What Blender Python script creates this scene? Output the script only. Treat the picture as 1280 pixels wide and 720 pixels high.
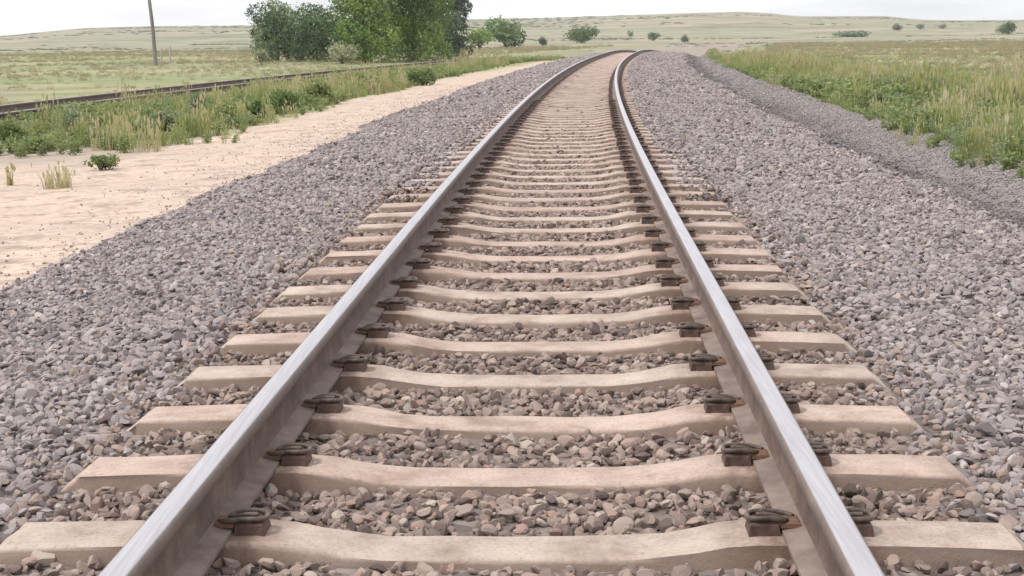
import bpy, math
import numpy as np
from mathutils import Matrix, Vector, Euler

for _o in list(bpy.data.objects): bpy.data.objects.remove(_o)
S = bpy.context.scene
COL = S.collection
rng = np.random.default_rng(7)

# ------------------------------------------------------------------ camera
H = 1.228
F = 1847.0
TH = math.atan(319 / F)
ROLL = -0.0125
cd = bpy.data.cameras.new('camera'); cam = bpy.data.objects.new('camera', cd); COL.objects.link(cam)
cd.sensor_width = 36; cd.lens = 36 * F / 1280; cd.clip_start = 0.05; cd.clip_end = 6000
cam.matrix_world = Matrix.Translation((0, 0, H)) @ Matrix.Rotation(math.pi/2 - TH, 4, 'X') @ Matrix.Rotation(ROLL, 4, 'Z')
S.camera = cam

# ------------------------------------------------------------------ sky and sun
SUN_EL, SUN_AZ = 57, 248          # azimuth clockwise from the view direction (+Y)
w = bpy.data.worlds.new("World"); S.world = w; w.use_nodes = True
N, L = w.node_tree.nodes, w.node_tree.links
N.clear()
out = N.new('ShaderNodeOutputWorld'); bg = N.new('ShaderNodeBackground'); L.new(bg.outputs[0], out.inputs[0])
sky = N.new('ShaderNodeTexSky'); sky.sky_type = 'NISHITA'; sky.sun_disc = False
sky.sun_elevation = math.radians(SUN_EL); sky.sun_rotation = math.radians(SUN_AZ)
sky.air_density = 1.0; sky.dust_density = 2.5; sky.ozone_density = 1.0
tc = N.new('ShaderNodeTexCoord'); mp = N.new('ShaderNodeMapping'); mp.inputs['Scale'].default_value = (1, 1, 5)
nz = N.new('ShaderNodeTexNoise'); nz.inputs['Scale'].default_value = 2.6; nz.inputs['Detail'].default_value = 6; nz.inputs['Roughness'].default_value = .55
rp = N.new('ShaderNodeValToRGB'); rp.color_ramp.elements[0].position = .30; rp.color_ramp.elements[1].position = .62
rp.color_ramp.elements[0].color = (.45, .45, .45, 1)
mx = N.new('ShaderNodeMix'); mx.data_type = 'RGBA'
L.new(tc.outputs['Generated'], mp.inputs[0]); L.new(mp.outputs[0], nz.inputs['Vector']); L.new(nz.outputs['Fac'], rp.inputs[0])
L.new(rp.outputs[0], mx.inputs['Factor']); L.new(sky.outputs[0], mx.inputs['A']); mx.inputs['B'].default_value = (10.5, 10.5, 10.8, 1)
L.new(mx.outputs['Result'], bg.inputs[0]); bg.inputs[1].default_value = 0.105
sd = bpy.data.lights.new('sun', 'SUN'); sun = bpy.data.objects.new('sun', sd); COL.objects.link(sun)
sd.energy = 2.3; sd.angle = math.radians(10); sd.color = (1, .955, .89)
az, el = math.radians(SUN_AZ), math.radians(SUN_EL)
sun.rotation_euler = Vector((-math.sin(az)*math.cos(el), -math.cos(az)*math.cos(el), -math.sin(el))).to_track_quat('-Z', 'Y').to_euler()
S.view_settings.view_transform = 'Standard'; S.view_settings.look = 'None'
S.view_settings.exposure = 0.34; S.view_settings.gamma = 1.0

# ------------------------------------------------------------------ helpers
def tag(o, label=None, cat=None, group=None, kind=None):
    if label: o['label'] = label
    if cat: o['category'] = cat
    if group: o['group'] = group
    if kind: o['kind'] = kind
    return o

def empty(name, loc=(0, 0, 0), rz=0.0):
    o = bpy.data.objects.new(name, None); COL.objects.link(o)
    o.location = loc; o.rotation_euler = (0, 0, rz); o.empty_display_size = .2
    return o

def mesh_obj(name, V, Fc, mat, parent=None, smooth=False, link=True):
    me = bpy.data.meshes.new(name)
    V = np.asarray(V, np.float32).reshape(-1, 3)
    if isinstance(Fc, np.ndarray):
        n = Fc.shape[1]
        me.vertices.add(len(V)); me.vertices.foreach_set('co', V.ravel())
        me.loops.add(Fc.size); me.loops.foreach_set('vertex_index', Fc.astype(np.int32).ravel())
        me.polygons.add(len(Fc)); me.polygons.foreach_set('loop_start', (np.arange(len(Fc))*n).astype(np.int32))
        try: me.polygons.foreach_set('loop_total', np.full(len(Fc), n, np.int32))
        except Exception: pass
        me.update(calc_edges=True)
    else:
        me.from_pydata(V.tolist(), [], Fc)
    me.materials.append(mat)
    if smooth: me.polygons.foreach_set('use_smooth', np.ones(len(me.polygons), bool))
    me.update()
    o = bpy.data.objects.new(name, me)
    if link: COL.objects.link(o)
    if parent: o.parent = parent
    return o

def attr(o, name, vals, dtype='FLOAT', dom='POINT'):
    a = o.data.attributes.new(name, dtype, dom)
    key = {'FLOAT': 'value', 'INT': 'value', 'FLOAT_VECTOR': 'vector'}[dtype]
    a.data.foreach_set(key, np.asarray(vals, np.int32 if dtype == 'INT' else np.float32).ravel())

def vnoise(x, y, sc, seed=0):
    x = np.asarray(x, float)/sc; y = np.asarray(y, float)/sc
    xi, yi = np.floor(x).astype(np.int64), np.floor(y).astype(np.int64)
    fx, fy = x-xi, y-yi; fx = fx*fx*(3-2*fx); fy = fy*fy*(3-2*fy)
    def h(a, b):
        v = np.sin((a*127.1+b*311.7+seed*74.7) % 6283.185)*43758.5453
        return v-np.floor(v)
    return (h(xi, yi)*(1-fx)+h(xi+1, yi)*fx)*(1-fy)+(h(xi, yi+1)*(1-fx)+h(xi+1, yi+1)*fx)*fy

def fbm(x, y, sc, seed=0, o=4):
    r = 0; a = .5; t = 0
    for k in range(o):
        r = r+a*vnoise(x, y, sc/2**k, seed+k*13); t += a; a *= .5
    return r/t

# --- materials
def mat(name):
    m = bpy.data.materials.new(name); m.use_nodes = True
    nt = m.node_tree; b = nt.nodes['Principled BSDF']
    return m, nt, nt.nodes, nt.links, b

def ramp(nodes, links, src, stops, interp='LINEAR'):
    r = nodes.new('ShaderNodeValToRGB'); cr = r.color_ramp; cr.interpolation = interp
    while len(cr.elements) < len(stops): cr.elements.new(.5)
    for e, (p, c) in zip(cr.elements, stops): e.position = p; e.color = (*c, 1)
    links.new(src, r.inputs[0]); return r.outputs[0]

def noise(nodes, links, sc, det=4, rough=.6, coord='Object', scale=(1, 1, 1), dist=0):
    t = nodes.new('ShaderNodeTexCoord'); m = nodes.new('ShaderNodeMapping'); m.inputs['Scale'].default_value = scale
    n = nodes.new('ShaderNodeTexNoise'); n.inputs['Scale'].default_value = sc; n.inputs['Detail'].default_value = det
    n.inputs['Roughness'].default_value = rough; n.inputs['Distortion'].default_value = dist
    links.new(t.outputs[coord], m.inputs[0]); links.new(m.outputs[0], n.inputs['Vector'])
    return n.outputs['Fac']

def mixc(nodes, links, fac, a, b, blend='MIX'):
    m = nodes.new('ShaderNodeMix'); m.data_type = 'RGBA'; m.blend_type = blend
    for k, v in (('Factor', fac), ('A', a), ('B', b)):
        if hasattr(v, 'links'): links.new(v, m.inputs[k])
        else: m.inputs[k].default_value = v if k == 'Factor' else (*v, 1)
    return m.outputs['Result']

def bump(nodes, links, b, src, strength, dist):
    n = nodes.new('ShaderNodeBump'); n.inputs['Strength'].default_value = strength; n.inputs['Distance'].default_value = dist
    links.new(src, n.inputs['Height']); links.new(n.outputs[0], b.inputs['Normal'])

def mat_stone(name, stops, tint=None):
    m, nt, n, l, b = mat(name)
    oi = n.new('ShaderNodeObjectInfo')
    c = ramp(n, l, oi.outputs['Random'], stops)
    f = noise(n, l, 30, 3)
    c2 = mixc(n, l, 1.0, c, ramp(n, l, f, [(.3, (.72, .72, .72)), (.7, (1.12, 1.1, 1.08))]), 'MULTIPLY')
    l.new(c2, b.inputs['Base Color']); b.inputs['Roughness'].default_value = .9; b.inputs['Specular IOR Level'].default_value = .25
    return m

M_STONE = mat_stone('stone', [(0, (.18, .152, .152)), (.2, (.245, .213, .213)), (.45, (.295, .26, .262)), (.68, (.335, .295, .292)), (.86, (.38, .335, .32)), (.95, (.315, .245, .215)), (1, (.48, .435, .42))])
M_CRIB = mat_stone('crib_stone', [(0, (.10, .075, .067)), (.25, (.20, .152, .133)), (.5, (.28, .218, .19)), (.72, (.35, .28, .245)), (.88, (.31, .215, .18)), (1, (.43, .37, .32))])

M_DITCH_SHADE = mat_stone('ditch_shade_stone', [(0, (.125, .105, .11)), (.5, (.20, .175, .18)), (1, (.29, .26, .26))])  # shade of the ditch put into the stone colour
M_FINE = mat_stone('fine_stone', [(0, (.23, .205, .20)), (.5, (.315, .285, .28)), (1, (.41, .375, .36))])
M_PEB = mat_stone('pebble', [(0, (.24, .19, .165)), (.5, (.38, .31, .26)), (1, (.50, .42, .36))])

def mat_bed():
    m, nt, n, l, b = mat('ballast_bed')
    t = n.new('ShaderNodeTexCoord'); v = n.new('ShaderNodeTexVoronoi'); v.inputs['Scale'].default_value = 17
    l.new(t.outputs['Object'], v.inputs['Vector'])
    sep = n.new('ShaderNodeSeparateColor'); l.new(v.outputs['Color'], sep.inputs[0])
    c = ramp(n, l, sep.outputs[0], [(0, (.09, .075, .07)), (.4, (.14, .12, .115)), (.75, (.19, .165, .16)), (1, (.25, .22, .205))])
    big = noise(n, l, .7, 5)
    c = mixc(n, l, ramp(n, l, big, [(.42, (0, 0, 0)), (.72, (.55, .55, .55))]), c, (.22, .18, .15))
    a = n.new('ShaderNodeAttribute'); a.attribute_name = 'crib'
    c = mixc(n, l, a.outputs['Fac'], c, (.27, .20, .17))
    a3 = n.new('ShaderNodeAttribute'); a3.attribute_name = 'ditch_shade'
    a2 = n.new('ShaderNodeAttribute'); a2.attribute_name = 'fine'
    c = mixc(n, l, a2.outputs['Fac'], c, ramp(n, l, noise(n, l, 9, 5, .7), [(.3, (.19, .17, .165)), (.65, (.26, .24, .235))]))
    c = mixc(n, l, a3.outputs['Fac'], c, (.13, .11, .115))  # dark strip painted on the bed as the shade in the groove
    l.new(c, b.inputs['Base Color']); b.inputs['Roughness'].default_value = .95; b.inputs['Specular IOR Level'].default_value = .15
    bump(n, l, b, v.outputs['Distance'], .9, -.03)
    return m
M_BED = mat_bed()

def mat_ground():
    m, nt, n, l, b = mat('ground')
    def A(k):
        a = n.new('ShaderNodeAttribute'); a.attribute_name = k; return a.outputs['Fac']
    # grass and dry field
    f1 = noise(n, l, .35, 6, .65)
    near = ramp(n, l, f1, [(.32, (.18, .185, .095)), (.47, (.27, .26, .145)), (.60, (.34, .31, .19)), (.74, (.42, .365, .25))])
    f2 = noise(n, l, 1.0, 7, .6, scale=(.0075, .022, .02))
    far = ramp(n, l, f2, [(.30, (.13, .145, .09)), (.40, (.22, .225, .145)), (.46, (.33, .305, .21)), (.52, (.21, .215, .145)), (.57, (.39, .32, .245)), (.66, (.24, .235, .165)), (.78, (.36, .32, .23))])
    f4 = noise(n, l, .035, 8, .78)
    far = mixc(n, l, ramp(n, l, f4, [(.5, (0, 0, 0)), (.62, (.7, .7, .7))]), far, (.13, .135, .085))
    c = mixc(n, l, A('far'), near, far)
    # pale sandy dirt
    f3 = noise(n, l, 2.2, 8, .7); f5 = noise(n, l, 14, 4, .6)
    sand = ramp(n, l, f3, [(.30, (.30, .235, .195)), (.44, (.42, .33, .27)), (.52, (.55, .44, .36)), (.60, (.47, .365, .295)), (.72, (.57, .465, .385))])
    sand = mixc(n, l, 1, sand, ramp(n, l, f5, [(.32, (.70, .68, .66)), (.5, (1, 1, 1)), (.7, (1.12, 1.1, 1.08))]), 'MULTIPLY')
    sand = mixc(n, l, ramp(n, l, noise(n, l, .55, 5, .7), [(.45, (0, 0, 0)), (.66, (.6, .6, .6))]), sand, (.40, .325, .27))
    c = mixc(n, l, A('sand'), c, sand)
    c = mixc(n, l, A('dirt'), c, (.30, .255, .225))
    c = mixc(n, l, A('green'), c, (.20, .235, .115))
    l.new(c, b.inputs['Base Color']); b.inputs['Roughness'].default_value = 1; b.inputs['Specular IOR Level'].default_value = .1
    bump(n, l, b, f3, .22, .08)
    return m
M_GROUND = mat_ground()

def mat_concrete():
    m, nt, n, l, b = mat('concrete')
    oi = n.new('ShaderNodeObjectInfo')
    gp = n.new('ShaderNodeNewGeometry')
    def wn(sc, det, ro):
        q = n.new('ShaderNodeTexNoise'); q.inputs['Scale'].default_value = sc; q.inputs['Detail'].default_value = det; q.inputs['Roughness'].default_value = ro
        l.new(gp.outputs['Position'], q.inputs['Vector']); return q.outputs['Fac']
    base = ramp(n, l, oi.outputs['Random'], [(0, (.40, .31, .27)), (.35, (.455, .36, .31)), (.7, (.43, .355, .31)), (1, (.48, .375, .32))])
    f = wn(5, 8, .68); g = wn(85, 4, .75)
    c = mixc(n, l, 1, base, ramp(n, l, f, [(.32, (.62, .57, .52)), (.46, (.90, .88, .86)), (.54, (1.0, .99, .97)), (.68, (1.14, 1.13, 1.10))]), 'MULTIPLY')
    c = mixc(n, l, 1, c, ramp(n, l, g, [(.32, (.70, .68, .66)), (.45, (.97, .97, .97)), (.6, (1.05, 1.05, 1.05))]), 'MULTIPLY')
    st = wn(2.3, 7, .75)
    c = mixc(n, l, ramp(n, l, st, [(.52, (0, 0, 0)), (.72, (.75, .75, .75))]), c, (.29, .215, .17))
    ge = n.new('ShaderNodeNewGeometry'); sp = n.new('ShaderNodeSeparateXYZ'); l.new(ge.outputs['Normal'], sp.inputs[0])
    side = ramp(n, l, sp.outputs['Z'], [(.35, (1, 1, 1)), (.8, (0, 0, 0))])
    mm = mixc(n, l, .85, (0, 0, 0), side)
    c = mixc(n, l, mm, c, (.215, .155, .125))  # side faces mixed to a darker red-brown than the tops
    tx = n.new('ShaderNodeTexCoord'); sx = n.new('ShaderNodeSeparateXYZ'); l.new(tx.outputs['Object'], sx.inputs[0])
    ab = n.new('ShaderNodeMath'); ab.operation = 'ABSOLUTE'; l.new(sx.outputs['X'], ab.inputs[0])
    rs = ramp(n, l, ab.outputs[0], [(.50, (0, 0, 0)), (.66, (1, 1, 1)), (.84, (1, 1, 1)), (.98, (0, 0, 0))])
    rn = ramp(n, l, wn(13, 6, .75), [(.38, (.12, .12, .12)), (.58, (.85, .85, .85))])
    c = mixc(n, l, mixc(n, l, 1, rs, rn, 'MULTIPLY'), c, (.17, .105, .075))          # rust dust around the rail seats
    l.new(c, b.inputs['Base Color']); b.inputs['Roughness'].default_value = .92; b.inputs['Specular IOR Level'].default_value = .2
    bump(n, l, b, g, .5, .006)
    return m
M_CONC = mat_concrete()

def mat_rail(name, polished):
    m, nt, n, l, b = mat(name)
    f = noise(n, l, 6, 6, .7); g = noise(n, l, 60, 4, .7)
    rust = ramp(n, l, f, [(.3, (.07, .045, .037)), (.5, (.125, .086, .07)), (.7, (.21, .14, .105))])
    rust = mixc(n, l, 1, rust, ramp(n, l, g, [(.3, (.8, .8, .8)), (.65, (1.1, 1.1, 1.1))]), 'MULTIPLY')
    if polished:
        ge = n.new('ShaderNodeNewGeometry'); sp = n.new('ShaderNodeSeparateXYZ'); l.new(ge.outputs['Normal'], sp.inputs[0])
        top = ramp(n, l, sp.outputs['Z'], [(.80, (0, 0, 0)), (.93, (1, 1, 1))])
        st = mixc(n, l, ramp(n, l, noise(n, l, 1, 6, .7, scale=(90, 2.5, 1)), [(.35, (0, 0, 0)), (.7, (1, 1, 1))]), (.42, .405, .42), (.56, .54, .555))
        side = mixc(n, l, .4, rust, (.19, .16, .145))
        l.new(mixc(n, l, top, side, st), b.inputs['Base Color'])
        l.new(ramp(n, l, top, [(0, (.0,)*3), (1, (.6,)*3)]), b.inputs['Metallic'])
        l.new(ramp(n, l, top, [(0, (.7,)*3), (1, (.42,)*3)]), b.inputs['Roughness'])
    else:
        l.new(rust, b.inputs['Base Color']); b.inputs['Roughness'].default_value = .75
    bump(n, l, b, g, .2, .002)
    return m
M_HEAD = mat_rail('rail_head_steel', True); M_RUST = mat_rail('rail_rust', False)

def mat_simple(name, stops, sc=5, rough=.8, det=5, scale=(1, 1, 1)):
    m, nt, n, l, b = mat(name)
    l.new(ramp(n, l, noise(n, l, sc, det, .65, scale=scale), stops), b.inputs['Base Color'])
    b.inputs['Roughness'].default_value = rough; b.inputs['Specular IOR Level'].default_value = .3
    return m
M_FOOT = mat_simple('rail_foot_dust', [(.3, (.12, .088, .075)), (.5, (.20, .155, .135)), (.7, (.28, .22, .185))], 7)
M_CLIP = mat_simple('clip_iron', [(.35, (.05, .03, .026)), (.65, (.12, .075, .058))], 40, .6)
M_SPRING = mat_simple('clip_spring', [(.35, (.06, .042, .035)), (.65, (.14, .105, .085))], 40, .5)
M_TOE = mat_simple('clip_insulator', [(.35, (.20, .12, .075)), (.65, (.13, .07, .05))], 40, .7)
M_BARK = mat_simple('bark', [(.35, (.09, .07, .055)), (.65, (.20, .165, .13))], 6, .95, scale=(1, 1, .2))
M_POLE = mat_simple('weathered_wood', [(.35, (.16, .145, .14)), (.65, (.27, .245, .235))], 5, .9, scale=(1, 1, .1))
M_POST = mat_simple('pale_post', [(.35, (.34, .32, .28)), (.65, (.44, .42, .37))], 5, .9)

def mat_leaf(name, stops, obj_random=False, rough=.65, trans=.35):
    m, nt, n, l, b = mat(name)
    a = n.new('ShaderNodeAttribute'); a.attribute_name = 'tone'
    src = a.outputs['Fac']
    if obj_random:
        oi = n.new('ShaderNodeObjectInfo'); ma = n.new('ShaderNodeMath'); ma.operation = 'MULTIPLY_ADD'
        l.new(src, ma.inputs[0]); ma.inputs[1].default_value = .45; mb = n.new('ShaderNodeMath'); mb.operation = 'MULTIPLY'
        l.new(oi.outputs['Random'], mb.inputs[0]); mb.inputs[1].default_value = .6; l.new(mb.outputs[0], ma.inputs[2]); src = ma.outputs[0]
    c = ramp(n, l, src, stops)
    l.new(c, b.inputs['Base Color']); b.inputs['Roughness'].default_value = rough; b.inputs['Specular IOR Level'].default_value = .25
    tr = n.new('ShaderNodeBsdfTranslucent'); l.new(c, tr.inputs[0]); ms = n.new('ShaderNodeMixShader'); ms.inputs[0].default_value = trans
    l.new(b.outputs[0], ms.inputs[1]); l.new(tr.outputs[0], ms.inputs[2]); l.new(ms.outputs[0], n['Material Output'].inputs['Surface'])
    return m
M_GRASS = mat_leaf('grass_blades', [(0, (.13, .195, .06)), (.3, (.20, .27, .085)), (.5, (.28, .33, .11)), (.68, (.37, .385, .155)), (.85, (.47, .43, .22)), (1, (.55, .49, .31))], True)
M_FIELD = mat_leaf('field_blades', [(0, (.20, .215, .115)), (.35, (.28, .28, .155)), (.6, (.36, .335, .19)), (.8, (.44, .375, .24)), (1, (.40, .27, .19))], True)
M_SCRUB = mat_leaf('scrub_leaves', [(0, (.17, .185, .115)), (.5, (.235, .24, .15)), (1, (.32, .30, .20))], True)
M_GREEN = mat_leaf('green_weeds', [(0, (.13, .175, .07)), (.4, (.215, .265, .10)), (.75, (.29, .335, .135)), (1, (.38, .40, .19))], True)
M_SAGE = mat_leaf('sage_leaves', [(0, (.16, .21, .12)), (.5, (.25, .30, .175)), (1, (.36, .39, .24))], True)
M_DRY = mat_leaf('dry_stalks', [(0, (.33, .27, .14)), (.5, (.44, .39, .21)), (1, (.56, .50, .31))], True)

# ------------------------------------------------------------------ track geometry
DS = .05
ss = np.arange(-3, 165, DS)
hh = math.radians(2.5) + np.where(ss > 8, (ss-8)/930., 0)
i0 = int(round(3/DS))
xx = np.cumsum(np.sin(hh))*DS; yy = np.cumsum(np.cos(hh))*DS
xx = xx-xx[i0]-.177; yy = yy-yy[i0]
def drop(s): return np.where(s > 80, -(np.minimum(np.asarray(s, float), 125)-80)**2/2300 - np.maximum(0, np.asarray(s, float)-125)*.039, 0)
def P(s, t, z):                       # along, across (right +), height above the sleeper tops
    s = np.asarray(s, float); h = np.interp(s, ss, hh)
    return np.stack([np.interp(s, ss, xx)+t*np.cos(h), np.interp(s, ss, yy)-t*np.sin(h), z+drop(s)+0*h], -1)
def HD(s): return float(np.interp(s, ss, hh))
_sy = np.interp(np.linspace(-3, 160, 1631), yy, ss)
def ST(x, y):                         # world -> (s, t) (one refinement is plenty)
    x = np.asarray(x, float); y = np.asarray(y, float); s = np.interp(y, yy, ss)
    for _ in range(4):
        h = np.interp(s, ss, hh); px = np.interp(s, ss, xx); py = np.interp(s, ss, yy)
        s = s+(x-px)*np.sin(h)+(y-py)*np.cos(h); s = np.clip(s, -3, 160)
    h = np.interp(s, ss, hh); px = np.interp(s, ss, xx); py = np.interp(s, ss, yy)
    return s, (x-px)*np.cos(h)-(y-py)*np.sin(h)
# second track on the left
_c = np.polyfit([18, 31, 43, 58.5, 77, 98], [-11.3, -10.6, -9.2, -7.2, -3.4, .9], 3)
ly = np.arange(14, 112, .1); lx = np.polyval(_c, ly); lh = np.arctan(np.gradient(lx, ly))
def PL(y, t, z):
    y = np.asarray(y, float); h = np.interp(y, ly, lh)
    return np.stack([np.interp(y, ly, lx)+t*np.cos(h), y-t*np.sin(h), z+drop(y)*.9], -1)
def TL(x, y): return (x-np.interp(y, ly, lx))*np.cos(np.interp(y, ly, lh))

# ------------------------------------------------------------------ terrain
_ex = np.array([-1800, -900, 0, 60, 110, 200, 320, 450, 600, 700, 800, 870, 930, 965, 1000, 1060, 1110, 1150, 1200, 1280, 2200, 3200], float)
_ep = np.array([4, 4, 3, 8, 12, 13.5, 12.5, 14, 17, 18, 20, 21.5, 22, 20, 15.5, 15, 14.5, 9.5, 8, 7.5, 6, 6], float)
_az = np.arctan((_ex-640)/1874.)
def GZ(x, y):
    x = np.asarray(x, float); y = np.asarray(y, float)
    D = np.hypot(x, y); a = np.arctan2(x, np.maximum(y, .001)); E = np.interp(a, _az, _ep)/1874.
    s, t = ST(x, y)
    z0 = np.where(t < 0, np.interp(t, [-14, -9, -6, -4.5, -3.1, 0], [-.52, -.5, -.4, -.33, -.30, -.5]),
                  np.interp(t, [0, 3.4, 4.3, 4.9, 6, 12], [-.55, -.55, -.5, -.36, -.42, -.5]))
    z0 = z0+(fbm(x, y, 3.0, 3)-.5)*.09*np.clip((np.abs(t)-3)/2, 0, 1)+(fbm(x, y, 12., 5)-.5)*.22*np.clip((np.abs(t)-5)/10, 0, 1)
    a0 = -(1.74)/100.; am = -.0052
    u = 1/np.maximum(D, 1); w1 = np.clip((1/100.-u)/(1/100.-1/420.), 0, 1); w2 = np.clip((1/420.-u)/(1/420.-1/950.), 0, 1)
    w2 = w2*w2*(3-2*w2)
    ang = a0+(am-a0)*w1+(E-am)*w2
    zf = H+np.minimum(D, 950)*ang+(fbm(x, y, 90., 9)-.5)*np.clip((D-100)/200, 0, 1)*1.6*(1-w2)-np.maximum(0, D-950)*.03
    z = np.where(D < 100, z0, zf); bl = np.clip((D-85)/30, 0, 1); bl = bl*bl*(3-2*bl)
    z = z0*(1-bl)+np.where(D < 100, H+D*a0, zf)*bl
    cor = np.clip(1-(np.abs(t)-4)/6, 0, 1)*np.clip((D-75)/20, 0, 1)*np.clip((158-s)/20, 0, 1)
    zc = -.5+drop(s)
    return z*(1-cor)+np.minimum(z, zc)*cor

def ray(px, py):                       # ground point under a direction
    d = cam.matrix_world.to_3x3() @ Vector(((px-640)/F, -(py-360)/F, -1.)); d = np.array(d); d /= d[1]
    Y = np.concatenate([np.arange(3, 120, .1), np.arange(120, 1000, 1)])
    z = GZ(d[0]*Y, Y); r = H+d[2]*Y
    k = np.argmax(r <= z)
    if r[k] > z[k]: k = len(Y)-1
    return float(d[0]*Y[k]), float(Y[k]), float(z[k])

def build_ground():
    gx = np.concatenate([-np.geomspace(1500, 16, 95), np.arange(-15.8, 16, .22), np.geomspace(16.2, 1500, 95)])
    gy = np.concatenate([np.arange(-6, 60, .3), np.arange(60, 130, .7), np.geomspace(131, 1500, 150)])
    X, Y = np.meshgrid(gx, gy); X = X.ravel(); Y = Y.ravel()
    Z = GZ(X, Y); nx, ny = len(gx), len(gy)
    i = np.arange(nx*ny).reshape(ny, nx)
    Fq = np.stack([i[:-1, :-1], i[:-1, 1:], i[1:, 1:], i[1:, :-1]], -1).reshape(-1, 4)
    o = mesh_obj('ground', np.stack([X, Y, Z], -1), Fq, M_GROUND, smooth=True)
    s, t = ST(X, Y); D = np.hypot(X, Y)
    n1 = fbm(X, Y, 2.2, 21); n2 = fbm(X, Y, 6., 31)
    edge = 5.9+(n1-.5)*1.6+np.clip((25-Y)/3, 0, 1)*3.4-np.clip((Y-48)/25, 0, 1)*1.0
    sand = np.clip((edge+t)/.5, 0, 1)*(t < 0)*np.clip((120-D)/30, 0, 1)
    sand = np.maximum(sand, .6*(t > 4.2)*(t < 5.2)*np.clip((n1-.5)*5, 0, 1)*(D < 120))
    tl = TL(X, Y)
    dirt = np.clip((2.6-np.abs(tl))/.6, 0, 1)*(Y > 14)*(Y < 112)*.9
    dirt = np.maximum(dirt, np.clip(1-np.abs(t-4.6)/.7, 0, 1)*(D < 140))
    dirt = np.maximum(dirt, np.clip((n2-.56)*6, 0, 1)*.6*(np.abs(t) > 6)*(D < 100))
    cz = np.clip((D-85)/40, 0, 1)*np.clip((330-D)/150, 0, 1)*np.clip(1-(np.abs(t-1)-6)/7, 0, 1)
    dirt = np.maximum(dirt, cz*.75)
    green = np.clip((fbm(X, Y, 9., 41)-.45)*5, 0, 1)*(D < 260)*(np.abs(t) > 5.5)*.75
    green = np.maximum(green, ((tl < -3)*(tl > -14)*(Y < 75))*.2*np.clip(n2*2, 0, 1))
    attr(o, 'sand', sand*(1-dirt*.4)); attr(o, 'dirt', dirt); attr(o, 'green', green*(sand < .2)); attr(o, 'far', np.clip((D-90)/140, 0, 1))
    tag(o, kind='structure', label='dry grassy plain rising to low pale hills', cat='ground')
build_ground()

# ------------------------------------------------------------------ ballast beds
BT = np.array([-3.75, -3.45, -3.1, -2.5, -1.9, -1.5, -1.3, -.9, 0, .9, 1.3, 1.5, 2.1, 2.7, 3.1, 3.4, 3.65, 3.95, 4.3, 4.6, 4.85, 5.2])
BZ = np.array([-.50, -.30, -.225, -.15, -.08, -.05, -.05, -.05, -.066, -.05, -.05, -.05, -.065, -.085, -.12, -.24, -.36, -.37, -.22, -.14, -.20, -.55])
def bed_z(s, t, fine=True):
    t = t-(fbm(s, t*0, 1.6, 81)-.5)*.5*np.clip(np.abs(t)-2.4, 0, 1)
    z = np.interp(t, BT, BZ)
    z = z+np.interp(s, [10, 24], [0, .016])*(np.abs(t) < 1.3)
    wob = np.clip((np.abs(t)-1.3)/.8, 0, 1)*np.where(t > 3.3, .5, 1)
    z = z+(fbm(s, t, 1.1, 61)-.5)*.10*wob*np.clip((75-s)/30, .25, 1)+(fbm(s, t, .35, 71)-.5)*.03
    return z
def build_bed():
    sv = np.concatenate([np.arange(1.0, 30, .12), np.arange(30, 160, .5)])
    tv = np.linspace(-3.9, 5.35, 150)
    s, t = np.meshgrid(sv, tv, indexing='ij'); s = s.ravel(); t = t.ravel()
    z = bed_z(s, t)
    V = P(s, t, z); a, b = len(sv), len(tv); i = np.arange(a*b).reshape(a, b)
    Fq = np.stack([i[:-1, :-1], i[:-1, 1:], i[1:, 1:], i[1:, :-1]], -1).reshape(-1, 4)
    o = mesh_obj('ballast_bed', V, Fq, M_BED, smooth=True)
    attr(o, 'crib', np.clip((1.25-np.abs(t))/.2, 0, 1)*.7*np.clip(.3+(s-3)/25, 0, 1)); attr(o, 'ditch_shade', np.clip(1-np.abs(t-3.72-(fbm(s, t*0, 2., 91)-.5)*.25)/.42, 0, 1)*.95); attr(o, 'fine', np.clip((t-3.75)/.3, 0, 1)*.85)  # groove mask holds painted ditch shade
    tag(o, 'grey stone ballast bed under the curving main track', 'track bed', kind='structure')
    yv = np.arange(14, 111, .5); tv = np.array([-2.3, -1.7, -1.3, 0, 1.3, 1.7, 2.3]); zv = np.array([-.75, -.50, -.43, -.435, -.43, -.50, -.75])
    y, t = np.meshgrid(yv, tv, indexing='ij'); z = np.broadcast_to(zv, y.shape).ravel(); y = y.ravel(); t = t.ravel()
    V = PL(y, t, z+(fbm(y, t, .8, 5)-.5)*.06); a, b = len(yv), len(tv); i = np.arange(a*b).reshape(a, b)
    Fq = np.stack([i[:-1, :-1], i[:-1, 1:], i[1:, 1:], i[1:, :-1]], -1).reshape(-1, 4)
    o = mesh_obj('siding_bed', V, Fq, M_BED, smooth=True); attr(o, 'crib', np.full(a*b, .25))
    tag(o, 'low grey ballast bank under the side track', 'track bed', kind='structure')
build_bed()

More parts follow.
